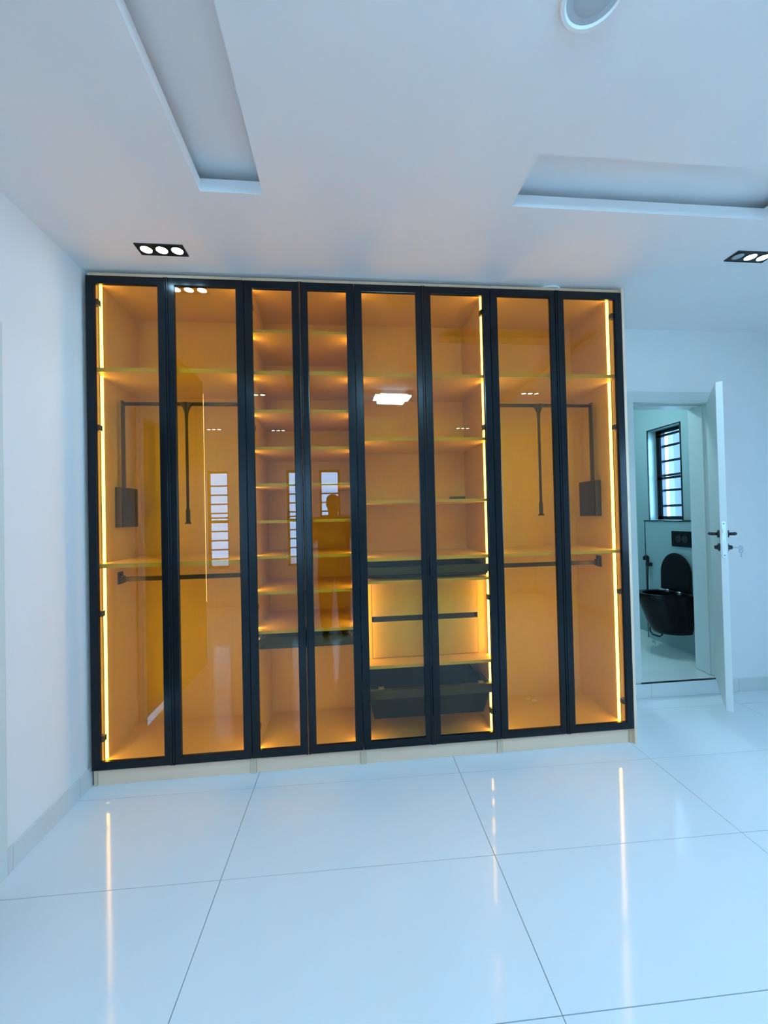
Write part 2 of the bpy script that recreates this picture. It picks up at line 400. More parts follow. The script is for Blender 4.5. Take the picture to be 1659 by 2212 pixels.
# leaf frame: x along the leaf, y: -0.02..0.02
O = Vector((HX, HY, 0.137))
def L(bm):        # leaf-local mesh moved to the leaf frame origin
    bmesh.ops.translate(bm, verts=bm.verts, vec=O); return bm
link('leaf_panel', L(box(0.0, LW, -0.02, 0.02, 0.0, 2.285, 0.002)), 'door', leaf)
fp = link('lock_faceplate', L(box(LW - 0.001, LW + 0.0025, -0.011, 0.011, 1.06, 1.31)), 'steel', leaf)
link('latch_bolt', L(box(LW + 0.002, LW + 0.012, -0.007, 0.007, 1.232, 1.256, 0.001)), 'steel', fp)
link('dead_bolt', L(box(LW + 0.002, LW + 0.004, -0.004, 0.004, 1.12, 1.18)), 'white', fp)
for z in (1.075, 1.295): link('screw', L(lathe([(0.004, 0), (0.004, 0.0012)], (LW + 0.0022, 0, z), 'x', 8)), 'black', fp)
ZH = 1.222
for s in (-1, 1):
    ro = link('handle_rose', L(lathe([(0.027, 0), (0.027, 0.008), (0.024, 0.012)], (LW - 0.06, s * 0.02, ZH), 'y', 20) if s > 0 else lathe([(0.027, 0), (0.027, -0.008), (0.024, -0.012)], (LW - 0.06, s * 0.02, ZH), 'y', 20)), 'black', leaf, smooth=False)
    link('lever_handle', L(tube([(LW - 0.06, s * 0.03, ZH), (LW - 0.06, s * 0.055, ZH), (LW - 0.075, s * 0.066, ZH), (LW - 0.10, s * 0.070, ZH), (LW - 0.17, s * 0.068, ZH - 0.004), (LW - 0.185, s * 0.066, ZH - 0.005)], [0.011, 0.011, 0.0115, 0.0115, 0.010, 0.005])), 'black', ro, smooth=True)
    lk = link('key_rose', L(lathe([(0.027, 0), (0.027, s * 0.008), (0.017, s * 0.011), (0.012, s * 0.028), (0.010, s * 0.03)], (LW - 0.06, s * 0.02, ZH - 0.095), 'y', 20)), 'black', leaf)
for k, (z, n) in enumerate(((0.25, 0), (1.15, 0), (2.05, 0))):
    link('hinge', L(tube([(-0.006, 0.022, z - 0.05), (-0.006, 0.022, z + 0.05)], 0.007)), 'steel', leaf, smooth=True)

# keys: one in the cylinder, one hanging from it
def key_mesh(base, d_shaft, d_flat):
    b = Vector(base); ds = Vector(d_shaft); df = Vector(d_flat); nn = ds.cross(df)
    bm = bmesh.new()
    def plate(u0, u1, v0, v1):
        vs = [bm.verts.new(b + ds * u + df * v + nn * t) for u in (u0, u1) for v in (v0, v1) for t in (-0.001, 0.001)]
        for f in ((0, 1, 3, 2), (4, 6, 7, 5), (0, 4, 5, 1), (2, 3, 7, 6), (0, 2, 6, 4), (1, 5, 7, 3)): bm.faces.new([vs[i] for i in f])
    plate(0.0, 0.030, -0.004, 0.004)
    n = 14; oo = []
    for t in (-0.0012, 0.0012):
        oo.append([[bm.verts.new(b + ds * (0.042 + rr * 1.05 * math.cos(2 * math.pi * k / n)) + df * rr * math.sin(2 * math.pi * k / n) + nn * t) for k in range(n)] for rr in (0.0135, 0.005)])
    for k in range(n):
        k2 = (k + 1) % n
        for t in (0, 1): bm.faces.new((oo[t][0][k], oo[t][0][k2], oo[t][1][k2], oo[t][1][k]))
        for q in (0, 1): bm.faces.new((oo[0][q][k], oo[0][q][k2], oo[1][q][k2], oo[1][q][k]))
    bmesh.ops.recalc_face_normals(bm, faces=bm.faces)
    return bm
ca, sa = math.cos(ang), math.sin(ang)
def leafw(x, y, z): return (HX + ca * x - sa * y, HY + sa * x + ca * y, 0.137 + z)
out = Vector((-sa, ca, 0)); along = Vector((ca, sa, 0))
if out.x < 0: pass
sgn = 1 if out.x > 0 else -1
kb = Vector(leafw(LW - 0.06, sgn * 0.05, ZH - 0.095)); od = out * sgn
tag(link('door_key', key_mesh(kb, od, Vector((0, 0, 1))), 'key'), 'silver key stuck in the toilet door lock', 'key')
hb = kb + od * 0.043 + Vector((0, 0, -0.004))
tag(link('door_key', key_mesh(hb + Vector((0, 0, -0.062)), Vector((0, 0, 1)), od), 'key'), 'silver spare key dangling below the key in the lock', 'key')

# ------------------------------------------------------------------ toilet fittings
def black_toilet():
    cx, cy = 4.85, 1.285
    t = thing('wall_hung_toilet', 'black wall-hung toilet with its lid up', 'toilet', (cx - 0.2, cy, 0.118))
    def dshape(length, half, n=28):      # D outline, x = distance from the wall
        pts = []
        for k in range(n + 1):
            a = -math.pi / 2 + math.pi * k / n
            pts.append((length - half * 1.15 + half * 1.15 * math.cos(a), half * math.sin(a)))
        return [(0.0, -half)] + pts + [(0.0, half)]
    bm = bmesh.new(); rings = []
    lv = [(0.30, 0.20, 0.115), (0.312, 0.27, 0.140), (0.36, 0.305, 0.156), (0.46, 0.345, 0.170), (0.58, 0.390, 0.182), (0.675, 0.428, 0.19), (0.69, 0.43, 0.19), (0.692, 0.425, 0.186),
          (0.692, 0.385, 0.15), (0.66, 0.36, 0.135), (0.55, 0.30, 0.10), (0.50, 0.22, 0.06)]
    for z, ln, hf in lv: rings.append([bm.verts.new((cx - x, cy + y, z)) for x, y in dshape(ln, hf)])
    n = len(rings[0])
    for i in range(len(rings) - 1):
        for k in range(n): bm.faces.new((rings[i][k], rings[i][(k + 1) % n], rings[i + 1][(k + 1) % n], rings[i + 1][k]))
    bm.faces.new(rings[0]); bm.faces.new(rings[-1])
    bmesh.ops.recalc_face_normals(bm, faces=bm.faces)
    link('bowl', bm, 'ceramic', t, smooth=True)
    # seat ring lying on the rim
    bm = bmesh.new(); A = dshape(0.425, 0.187); B = dshape(0.375, 0.128)
    A = [(max(x, 0.09), y) for x, y in A]; B = [(max(x, 0.13), y) for x, y in B]
    R = []
    for z in (0.694, 0.708): R.append(([bm.verts.new((cx - x, cy + y, z)) for x, y in A], [bm.verts.new((cx - x, cy + y, z)) for x, y in B]))
    n = len(A)
    for k in range(n):
        k2 = (k + 1) % n
        for z in (0, 1): bm.faces.new((R[z][0][k], R[z][0][k2], R[z][1][k2], R[z][1][k]))
        for q in (0, 1): bm.faces.new((R[0][q][k], R[0][q][k2], R[1][q][k2], R[1][q][k]))
    bmesh.ops.recalc_face_normals(bm, faces=bm.faces)
    link('seat', bm, 'ceramic', t)
    # lid standing up, leaning back slightly
    bm = bmesh.new(); P = dshape(0.385, 0.185); R = []
    for q, tt in enumerate((0.0, 0.006, 0.018, 0.026)):
        sc = (0.95, 1.0, 1.0, 0.93)[q]
        ring = []
        for x, y in P:
            h = 0.19 + (x - 0.19) * sc; yy = y * sc
            ring.append(bm.verts.new((cx - 0.030 + 0.04 * h * 0.5 - tt, cy + yy, 0.715 + h)))
        R.append(ring)
    n = len(P)
    for i in range(3):
        for k in range(n): bm.faces.new((R[i][k], R[i][(k + 1) % n], R[i + 1][(k + 1) % n], R[i + 1][k]))
    bm.faces.new(R[0]); bm.faces.new(R[-1]); bmesh.ops.recalc_face_normals(bm, faces=bm.faces)
    link('lid', bm, 'ceramic', t)
    for y in (-0.075, 0.075): link('seat_hinge', tube([(cx - 0.07, cy + y - 0.02, 0.712), (cx - 0.07, cy + y + 0.02, 0.712)], 0.012), 'steel', t, smooth=True)
black_toilet()
fl = thing('flush_plate', 'black flush plate with two round buttons above the toilet', 'flush plate', (4.846, 1.225, 1.15))
link('plate', box(4.838, 4.85, 1.095, 1.352, 1.165, 1.322, 0.003), 'ceramic', fl)
for y in (1.185, 1.262): link('button', lathe([(0.036, 0.0), (0.036, -0.004), (0.033, -0.006)], (4.838, y, 1.243), 'x', 24), 'black', fl)
bs = thing('bidet_sprayer', 'black hand bidet sprayer hanging beside the toilet', 'bidet sprayer', (4.83, 1.66, 0.3))
link('spray_head', tube([(4.815, 1.66, 0.95), (4.815, 1.66, 1.025), (4.79, 1.665, 1.04)], [0.012, 0.016, 0.018]), 'black', bs, smooth=True)
link('trigger', box(4.78, 4.80, 1.675, 1.690, 0.99, 1.03, 0.003), 'black', bs)
link('wall_holder', box(4.805, 4.85, 1.635, 1.685, 0.925, 0.96, 0.004), 'black', bs)
link('hose', tube([(4.815, 1.66, 0.95)] + [(4.815 - 0.03 * math.sin(k * 0.3), 1.66 - 0.005 * k, 0.95 - 0.068 * k) for k in range(1, 10)] + [(4.77, 1.60, 0.29), (4.75, 1.575, 0.235), (4.745, 1.53, 0.21), (4.77, 1.47, 0.205), (4.79, 1.455, 0.225), (4.78, 1.49, 0.28), (4.79, 1.50, 0.36)], 0.009), 'black', bs, smooth=True)

# ------------------------------------------------------------------ outside the toilet window
struct('ground', box(-14, 16, -16, 14, -0.5, -0.12), 'ground', 'pale paving outside the house')
nb = thing('neighbour_building', 'white neighbouring building front seen through the toilet window', 'building', (9.0, 4.6, -0.12))
link('facade', box(8.6, 9.0, 2.6, 9.0, -0.12, 7.0), 'ext', nb)
for y in (3.4, 4.4, 5.38, 6.4): link('pillar', box(8.45, 8.6, y, y + 0.14, -0.12, 7.0), 'extp', nb)
link('coping', box(8.4, 9.05, 2.55, 9.05, 7.0, 7.2), 'ext', nb)

# ------------------------------------------------------------------ ceiling lights
def triple_spot(x, y, label, off=(), power=26.0):
    t = thing('triple_downlight', label, 'downlight', (x, y, HC - 0.006), group='triple downlights in the ceiling')
    link('black_trim', ring_frame_h(x - 0.127, x + 0.127, y - 0.047, y + 0.047, 0.004, HC - 0.006, HC), 'black', t)
    link('backing', box(x - 0.123, x + 0.123, y - 0.043, y + 0.043, HC - 0.003, HC), 'black', t)
    for k in (-1, 0, 1):
        c = (x + 0.082 * k, y, HC - 0.003)
        b = link('lamp_ring', lathe([(0.035, 0), (0.035, -0.003), (0.0305, -0.003), (0.0305, 0.0)], c, 'z', 24), 'blackm', t)
        link('lens', lathe([(0.029, 0.0), (0.029, -0.0015), (0.024, -0.0022)], c, 'z', 24), 'lens_off' if k in off else 'spot', b)
    l = bpy.data.lights.new('spot_beam', 'SPOT'); l.energy = power; l.color = (0.46, 0.80, 1.0)
    l.spot_size = math.radians(105); l.spot_blend = 1.0; l.shadow_soft_size = 0.05
    o = bpy.data.objects.new('spot_beam', l); COL.objects.link(o); o.parent = t; o.location = (0, 0, -0.012)
def ring_frame_h(x0, x1, y0, y1, wd, z0, z1):
    bm = ring_frame(x0, x1, y0, y1, wd, 0, z1 - z0, 0.0008, 0.002)
    for v in bm.verts: v.co = Vector((v.co.x, v.co.z, z0 + v.co.y))
    bmesh.ops.recalc_face_normals(bm, faces=bm.faces)
    return bm
triple_spot(0.514, -0.187, 'black triple downlight above the first wardrobe door, all three lit', power=16.0)
triple_spot(3.938, -0.338, 'black triple downlight near the toilet door, one lens unlit', off=(-1,))
triple_spot(0.454, -2.42, 'black triple downlight over the entrance door')
triple_spot(0.40, -4.40, 'black triple downlight before the middle narrow window')
triple_spot(-0.60, -4.32, 'black triple downlight inside the alcove')
triple_spot(3.83, -2.30, 'black triple downlight beside the added window')
triple_spot(3.55, -4.25, 'black triple downlight in the far corner by the end wall')

def downlight(x, y, r, h, label):
    t = thing('round_downlight', label, 'downlight', (x, y, HC - h), group='round unlit downlights')
    link('trim_ring', lathe([(r, 0), (r, -h * 0.5), (r * 0.97, -h), (r * 0.86, -h), (r * 0.80, -0.004), (r * 0.80, 0)], (x, y, HC), 'z', 40), 'ceil', t, smooth=False)
    link('reflector', lathe([(r * 0.80, -0.0042), (r * 0.80, -0.005), (r * 0.60, -0.0052), (r * 0.6, -0.0045)], (x, y, HC), 'z', 40), 'baffle', t)
    link('lens', lathe([(r * 0.60, -0.005), (r * 0.60, -0.0065), (r * 0.5, -0.007)], (x, y, HC), 'z', 40), 'lens_off', t)
downlight(2.245, -1.42, 0.095, 0.010, 'round white downlight, unlit, in the open ceiling')
downlight(2.89, 0.115, 0.098, 0.012, 'round white downlight just above the wardrobe top')

tl = thing('toilet_ceiling_lamp', 'round lit ceiling lamp inside the toilet', 'ceiling lamp', (4.15, 1.55, HC - 0.05))
link('lamp_base', lathe([(0.15, 0), (0.15, -0.02), (0.14, -0.022)], (4.15, 1.55, HC), 'z', 32), 'white', tl)
link('diffuser', lathe([(0.135, -0.0215), (0.135, -0.04), (0.11, -0.05)], (4.15, 1.55, HC), 'z', 32), 'tlamp', tl)

cl = thing('ceiling_lamp', 'white rectangular ceiling lamp, lit, mirrored in the wardrobe glass', 'ceiling lamp', (2.09, -2.32, HC - 0.10), math.radians(-4))
O2 = ORG[cl]
def L2(bm): bmesh.ops.translate(bm, verts=bm.verts, vec=O2); return bm
link('base_plate', L2(box(-0.15, 0.15, -0.10, 0.10, 0.06, 0.10, 0.003)), 'white', cl)
link('outer_tray', L2(box(-0.225, 0.225, -0.12, 0.12, 0.045, 0.06, 0.003)), 'white', cl)
link('diffuser', L2(box(-0.165, 0.165, -0.15, 0.15, 0.0, 0.045, 0.006)), 'lamp', cl)
for s in (-1, 1): link('side_light', L2(box(s * 0.195 - 0.022, s * 0.195 + 0.022, -0.11, 0.11, 0.03, 0.045, 0.003)), 'lamp', cl)

# ------------------------------------------------------------------ the wardrobe: four cabinets
YF, YI, YBK = 0.024, 0.035, 0.58          # carcass front, shelf front, back panel front
ZT = 3.022
PT = 0.018
DOOR_T = 0.021
def cabinet(x0, x1, label, shelves):
    t = thing('wardrobe_cabinet', label, 'wardrobe', ((x0 + x1) / 2, 0.31, 0.0), group='glass-fronted wardrobe cabinets')
    link('side_panel', box(x0, x0 + PT, YF, 0.598, 0.0, ZT, 0.0008), 'board', t)
    link('side_panel', box(x1 - PT, x1, YF, 0.598, 0.0, ZT, 0.0008), 'board', t)
    link('top_panel', box(x0 + PT, x1 - PT, YF - 0.004, 0.598, 3.006, ZT, 0.0008), 'board', t)
    link('bottom_panel', box(x0 + PT, x1 - PT, YF, 0.598, 0.082, 0.100, 0.0008), 'board', t)
    link('back_panel', box(x0 + PT, x1 - PT, YBK, 0.588, 0.1, 3.006), 'board', t)
    link('plinth_board', box(x0 + PT + 0.001, x1 - PT - 0.001, 0.032, 0.05, 0.0, 0.080), 'plinth', t)
    for ztop, th in shelves:
        link('shelf', box(x0 + PT, x1 - PT, YI, YBK, ztop - th, ztop, 0.0008), 'board', t)
    for s, xx in ((1, x0 + PT), (-1, x1 - PT)):
        ch = link('light_channel', box(min(xx, xx + s * 0.004), max(xx, xx + s * 0.004), 0.100, 0.132, 0.101, 3.005), 'steel', t)
        link('led_strip', box(min(xx + s * 0.004, xx + s * 0.008), max(xx + s * 0.004, xx + s * 0.008), 0.106, 0.126, 0.103, 3.003), 'led', ch)
    return t
def door(cab, x0, x1, hinge_left, ajar=0.0, reach=0.046):
    x0 += 0.0015; x1 -= 0.0015; z0, z1 = 0.101, 2.994
    hx = x0 if hinge_left else x1
    d = link('door', ring_frame(x0, x1, z0, z1, 0.047, 0.0, DOOR_T), 'frame', cab, origin=(hx, DOOR_T, z0), rotz=ajar)
    link('glass_pane', box(x0 + 0.044, x1 - 0.044, 0.009, 0.014, z0 + 0.044, z1 - 0.044), 'glass', d)
    mx = x1 if hinge_left else x0            # meeting edge carries a full-height grip profile
    s = -1 if hinge_left else 1
    link('edge_grip', box(min(mx, mx + s * 0.011), max(mx, mx + s * 0.011), -0.005, 0.0, z0, z1, 0.002), 'frame', d)
    for z in (0.27, 1.0, 2.10, 2.85):
        a, b = (x0 + 0.022, x0 + reach) if hinge_left else (x1 - reach, x1 - 0.022)
        link('hinge', box(a, b, DOOR_T, 0.055, z - 0.017, z + 0.017, 0.004), 'blackm', d)
    return d
XS = [0.0, 0.4525, 0.905, 1.2395, 1.574, 2.013, 2.452, 2.9045, 3.357]
cA = cabinet(XS[0], XS[2], 'wardrobe cabinet with hanging rails at the plain wall end', [(2.461, 0.025), (1.291, 0.025)])
cB = cabinet(XS[2], XS[4], 'narrow wardrobe cabinet with nine shelves', [(2.708, PT), (2.454, 0.025)] + [(z, PT) for z in (2.212, 1.982, 1.755, 1.528, 1.308, 1.09, 0.850)])
cC = cabinet(XS[4], XS[6], 'wardrobe cabinet with inner drawers and a black basket', [(2.444, 0.020), (2.036, PT), (1.638, PT), (1.275, 0.022), (1.128, 0.016), (0.598, 0.020)])
cD = cabinet(XS[6], XS[8], 'wardrobe cabinet with hanging rails next to the toilet doorway', [(2.456, 0.024), (1.276, 0.020)])
link('end_panel', box(3.3575, 3.3755, 0.0, 0.603, 0.0, ZT, 0.0008), 'plinth', cD)
for cab, i in ((cA, 0), (cB, 2), (cC, 4), (cD, 6)):
    door(cab, XS[i], XS[i + 1], True, reach=0.057 if i == 0 else 0.046)
    door(cab, XS[i + 1], XS[i + 2], False, ajar=math.radians(0.15) if i == 0 else 0.0, reach=0.057 if i >= 4 else 0.046)

def wardrobe_lift(cab, x0, x1):
    a, b = x0 + PT, x1 - PT
    for s, xx in ((1, a), (-1, b)):
        bx = link('lift_box', box(min(xx, xx + s * 0.042), max(xx, xx + s * 0.042), 0.245, 0.452, 1.505, 1.765, 0.004), 'blackm', cab)
        link('lift_cover', box(min(xx + s * 0.042, xx + s * 0.048), max(xx + s * 0.042, xx + s * 0.048), 0.262, 0.335, 1.51, 1.76, 0.002), 'black', bx)
        link('lift_arm', box(min(xx + s * 0.028, xx + s * 0.040), max(xx + s * 0.028, xx + s * 0.040), 0.272, 0.306, 1.70, 2.335, 0.003), 'blackm', bx)
    rail = link('lift_rail', tube([(a + 0.03, 0.289, 2.315), (b - 0.03, 0.289, 2.315)], 0.0125, 12), 'blackm', cab, smooth=True)
    xm = (a + b) / 2
    link('pull_rod', lathe([(0.009, -0.70), (0.009, -0.12), (0.012, -0.06), (0.024, -0.022), (0.040, -0.006), (0.040, 0.004), (0.012, 0.012)], (xm, 0.289, 2.315), 'z', 14), 'blackm', rail, smooth=True)
    link('pull_grip', lathe([(0.022, -0.798), (0.021, -0.794), (0.0135, -0.783), (0.0135, -0.71), (0.010, -0.695), (0.008, -0.69)], (xm, 0.289, 2.315), 'z', 14), 'black', rail, smooth=True)
    r2 = link('hanging_rail', box(a + 0.006, b - 0.006, 0.280, 0.300, 1.150, 1.180, 0.006), 'blackm', cab)
    for s, xx in ((1, a), (-1, b)):
        fl = link('rail_bracket', box(min(xx, xx + s * 0.008), max(xx, xx + s * 0.008), 0.262, 0.318, 1.134, 1.214, 0.003), 'blackm', r2)
        bm = bmesh.new(); add_box(bm, min(xx + s * 0.008, xx + s * 0.03), max(xx + s * 0.008, xx + s * 0.03), 0.272, 0.308, 1.142, 1.188, 0.004)
        link('bracket_collar', bm, 'blackm', r2)
wardrobe_lift(cA, XS[0], XS[2]); wardrobe_lift(cD, XS[6], XS[8])

# cabinet B: shallow pull-out tray hung under the lowest shelf
x0, x1 = XS[2] + PT, XS[4] - PT
bm = bmesh.new()
prof = [(0.045, 0.735), (0.045, 0.755), (0.075, 0.80), (0.50, 0.80), (0.50, 0.735)]
P = [(x0 + 0.022, x1 - 0.022), (x0 + 0.024, x1 - 0.024), (x0 + 0.045, x1 - 0.045), (x0 + 0.045, x1 - 0.045), (x0 + 0.022, x1 - 0.022)]
Lv = [bm.verts.new((P[k][0], prof[k][0], prof[k][1])) for k in range(5)]; Rv = [bm.verts.new((P[k][1], prof[k][0], prof[k][1])) for k in range(5)]
for k in range(5): bm.faces.new((Lv[k], Lv[(k + 1) % 5], Rv[(k + 1) % 5], Rv[k]))
bm.faces.new(Lv); bm.faces.new(Rv[::-1]); bmesh.ops.recalc_face_normals(bm, faces=bm.faces)
bmesh.ops.bevel(bm, geom=list(bm.edges), offset=0.006, segments=2, affect='EDGES')
ptr = link('pull_out_tray', bm, 'slate', cB)
for s, xx in ((1, x0), (-1, x1)):
    link('tray_runner', box(min(xx, xx + s * 0.02), max(xx, xx + s * 0.02), 0.06, 0.52, 0.745, 0.785, 0.002), 'steel', ptr)

# cabinet C: slim black tray, two wooden drawers, black basket
x0, x1 = XS[4] + PT, XS[6] - PT
tray = link('jewellery_tray', box(x0 + 0.016, x1 - 0.016, 0.055, 0.068, 1.163, 1.212, 0.002), 'slate', cC)
bm = bmesh.new()
for a in ((x0 + 0.02, x1 - 0.02, 0.068, 0.53, 1.150, 1.158), (x0 + 0.02, x0 + 0.03, 0.068, 0.53, 1.158, 1.20), (x1 - 0.03, x1 - 0.02, 0.068, 0.53, 1.158, 1.20), (x0 + 0.02, x1 - 0.02, 0.53, 0.545, 1.150, 1.245)): add_box(bm, *a)
link('tray_box', bm, 'black', tray)
for s, xx in ((1, x0), (-1, x1)):
    link('tray_runner', box(min(xx + s * 0.001, xx + s * 0.016), max(xx + s * 0.001, xx + s * 0.016), 0.06, 0.54, 1.16, 1.20, 0.002), 'blackm', tray)
YD = 0.165
link('filler_strip', box(x0, 1.652, YD + 0.004, 0.185, 0.598, 1.112), 'board', cC)
link('filler_strip', box(2.372, x1, YD + 0.004, 0.185, 0.598, 1.112), 'board', cC)
for z0, z1 in ((0.602, 0.838), (0.874, 1.108)):
    dr = link('drawer', box(1.655, 2.369, YD, YD + 0.018, z0, z1, 0.001), 'board', cC)
    link('drawer_box', box(1.68, 2.345, YD + 0.018, 0.55, z0 + 0.02, z1 - 0.02), 'board', dr)
link('finger_groove', box(1.664, 2.350, YD + 0.002, YD + 0.018, 0.838, 0.874), 'black', cC)
bk = link('pull_out_basket', box(x0 + 0.010, x1 - 0.010, 0.055, 0.085, 0.376, 0.434, 0.002), 'slate', cC)
for s, xx in ((1, x0), (-1, x1)):
    link('basket_runner', box(min(xx + s * 0.006, xx + s * 0.02), max(xx + s * 0.006, xx + s * 0.02), 0.085, 0.55, 0.385, 0.43, 0.002), 'steel', bk)
bm = bmesh.new()
def hopper(xa, xb, ya, yb, za, xc, xd, yc, yd, zb, th=0.006):
    lo = [(xc, yc, zb), (xd, yc, zb), (xd, yd, zb), (xc, yd, zb)]; hi = [(xa, ya, za), (xb, ya, za), (xb, yb, za), (xa, yb, za)]
    L1 = [bm.verts.new(p) for p in lo]; H1 = [bm.verts.new(p) for p in hi]
    cxm, cym = (xa + xb) / 2, (ya + yb) / 2
    def inn(p, z): return (p[0] + (th if p[0] < cxm else -th), p[1] + (th if p[1] < cym else -th), z)
    L2 = [bm.verts.new(inn(p, zb + th)) for p in lo]; H2 = [bm.verts.new(inn(p, za)) for p in hi]
    for k in range(4):
        q = (k + 1) % 4
        bm.faces.new((L1[k], L1[q], H1[q], H1[k])); bm.faces.new((L2[k], L2[q], H2[q], H2[k])); bm.faces.new((H1[k], H1[q], H2[q], H2[k]))
    bm.faces.new(L1); bm.faces.new(L2); bmesh.ops.recalc_face_normals(bm, faces=bm.faces)
hopper(x0 + 0.025, x1 - 0.025, 0.07, 0.545, 0.40, x0 + 0.06, x1 - 0.06, 0.10, 0.53, 0.235)
link('basket_bin', bm, 'bin', bk)
link('basket_back', box(x0 + 0.03, x1 - 0.03, 0.548, 0.556, 0.25, 0.572), 'bin', bk)
for xx in (1.68, 2.335): link('divider_clip', box(xx, xx + 0.035, 0.07, 0.10, 0.434, 0.441, 0.002), 'steel', bk)

sb = thing('socket_box', 'small black box standing on the open shelf of the drawer cabinet', 'box', (2.33, 0.44, 1.638))
link('case', box(2.275, 2.386, 0.42, 0.47, 1.6385, 1.672, 0.003), 'black', sb)
link('cover', box(2.280, 2.381, 0.417, 0.42, 1.643, 1.667, 0.001), 'slate', sb)

def scrap(x, y, r, label, seed, mt='paper'):
    rnd = random.Random(seed); bm = bmesh.new()
    bmesh.ops.create_icosphere(bm, subdivisions=2, radius=1.0)
    for v in bm.verts:
        k = 0.7 + 0.5 * rnd.random(); v.co = Vector((v.co.x * r * 1.5 * k, v.co.y * r * k, (v.co.z * 0.55 * k + 0.6) * r))
    lo = min(v.co.z for v in bm.verts)
    for v in bm.verts: v.co = v.co + Vector((x, y, 0.1005 - lo))
    tag(link('paper_scrap', bm, mt, None), label, 'scrap')
scrap(2.862, 0.50, 0.011, 'smaller crumpled scrap on the cabinet floor near the toilet doorway', 1)
scrap(2.892, 0.46, 0.014, 'larger crumpled scrap on the cabinet floor near the toilet doorway', 2)
tag(link('wire_offcut', tube([(0.345 + 0.03 * math.cos(a), 0.41 + 0.03 * math.sin(a), 0.1032) for a in [math.pi * 0.35 + k * 0.22 for k in range(10)]], 0.0028, 6), 'paper', smooth=True), 'curled pale offcut on the floor of the plain wall end cabinet', 'offcut')

# ------------------------------------------------------------------ the person taking the picture, mirrored in the glass
def skin_mesh(name, verts, edges, m, parent, sub=2, root=0):
    me = bpy.data.meshes.new(name); o0 = ORG[parent]
    me.from_pydata([Vector(v[0]) - o0 for v in verts], edges, [])
    o = bpy.data.objects.new(name, me); COL.objects.link(o); o.parent = parent; ORG[o] = o0
    o.modifiers.new('skin', 'SKIN').use_smooth_shade = True
    for i, v in enumerate(verts):
        rr = v[1] if isinstance(v[1], tuple) else (v[1], v[1])
        me.skin_vertices[0].data[i].radius = rr
        me.skin_vertices[0].data[i].use_root = (i == root)
    sm = o.modifiers.new('sub', 'SUBSURF'); sm.levels = sub; sm.render_levels = sub
    me.materials.append(M[m]); return o
PX, PY = 1.335, -2.87
pe = thing('person', 'person in a black T-shirt and dark trousers photographing with a raised phone', 'person', (PX, PY, 0.0))
def V(x, y, z, r): return ((PX + x, PY + y, z), r)
body = [V(0, 0, 0.98, (0.17, 0.12)), V(0, 0, 1.15, (0.165, 0.12)), V(0, 0.005, 1.33, (0.185, 0.125)), V(0, 0, 1.48, (0.165, 0.095)), V(0, 0.005, 1.565, 0.062), V(0, 0.03, 1.645, (0.078, 0.088)),
        V(0, 0.035, 1.735, (0.090, 0.108)), V(0, 0.025, 1.805, (0.078, 0.094)),
        V(-0.21, 0, 1.48, 0.07), V(-0.31, 0.02, 1.22, 0.052), V(-0.11, 0.24, 1.40, 0.036), V(-0.03, 0.315, 1.46, 0.026),
        V(0.21, 0, 1.48, 0.07), V(0.315, 0.03, 1.22, 0.052), V(0.28, 0.22, 1.37, 0.036), V(0.245, 0.31, 1.46, 0.026),
        V(-0.095, 0, 0.90, 0.09), V(-0.11, 0.015, 0.52, 0.06), V(-0.115, -0.01, 0.30, 0.055), V(-0.12, -0.02, 0.09, 0.04), V(-0.125, 0.10, 0.045, 0.038),
        V(0.095, 0, 0.90, 0.09), V(0.11, 0.015, 0.52, 0.06), V(0.115, -0.01, 0.30, 0.055), V(0.12, -0.02, 0.09, 0.04), V(0.125, 0.10, 0.045, 0.038)]
be = [(0, 1), (1, 2), (2, 3), (3, 4), (4, 5), (5, 6), (6, 7), (3, 8), (8, 9), (9, 10), (10, 11), (3, 12), (12, 13), (13, 14), (14, 15),
      (0, 16), (16, 17), (17, 18), (18, 19), (19, 20), (0, 21), (21, 22), (22, 23), (23, 24), (24, 25)]
# hands: palm and five fingers closed round the phone edges, grown from the wrists
PHX, PHZ = 1.455, 1.485
def hand(s, wrist):
    bx = PHX + s * 0.048; p = len(body)
    body.append(((bx + s * 0.022, CAM[1] - 0.038, PHZ - 0.018), (0.020, 0.036))); be.append((wrist, p))
    for dz, ln in ((0.030, 0.030), (0.010, 0.034), (-0.010, 0.031), (-0.029, 0.024)):
        i = len(body)
        body.extend([((bx + s * 0.012, CAM[1] - 0.024, PHZ + dz - 0.01), 0.010), ((bx - s * 0.002, CAM[1] - 0.009, PHZ + dz - 0.006), 0.0095), ((bx - s * ln, CAM[1] - 0.0065, PHZ + dz - 0.004), 0.008)])
        be.extend([(p, i), (i, i + 1), (i + 1, i + 2)])
    i = len(body)
    body.extend([((bx + s * 0.008, CAM[1] - 0.048, PHZ + 0.015), 0.0115), ((bx - s * 0.010, CAM[1] - 0.036, PHZ + 0.030), 0.0105), ((bx - s * 0.024, CAM[1] - 0.033, PHZ + 0.040), 0.009)])
    be.extend([(p, i), (i, i + 1), (i + 1, i + 2)])
hand(-1, 11); hand(1, 15)
skin_mesh('body', body, be, 'skin', pe)
sh = [V(0, 0, 0.84, (0.235, 0.165)), V(0, 0, 0.93, (0.23, 0.165)), V(0, 0.005, 1.15, (0.225, 0.16)), V(0, 0.005, 1.33, (0.235, 0.16)), V(0, 0, 1.48, (0.20, 0.125)), V(0, 0.008, 1.555, 0.092),
      V(-0.22, 0, 1.475, 0.10), V(-0.30, 0.012, 1.26, 0.10), V(0.22, 0, 1.475, 0.10), V(0.305, 0.015, 1.26, 0.10)]
skin_mesh('t_shirt', sh, [(0, 1), (1, 2), (2, 3), (3, 4), (4, 5), (4, 6), (6, 7), (4, 8), (8, 9)], 'shirt', pe)
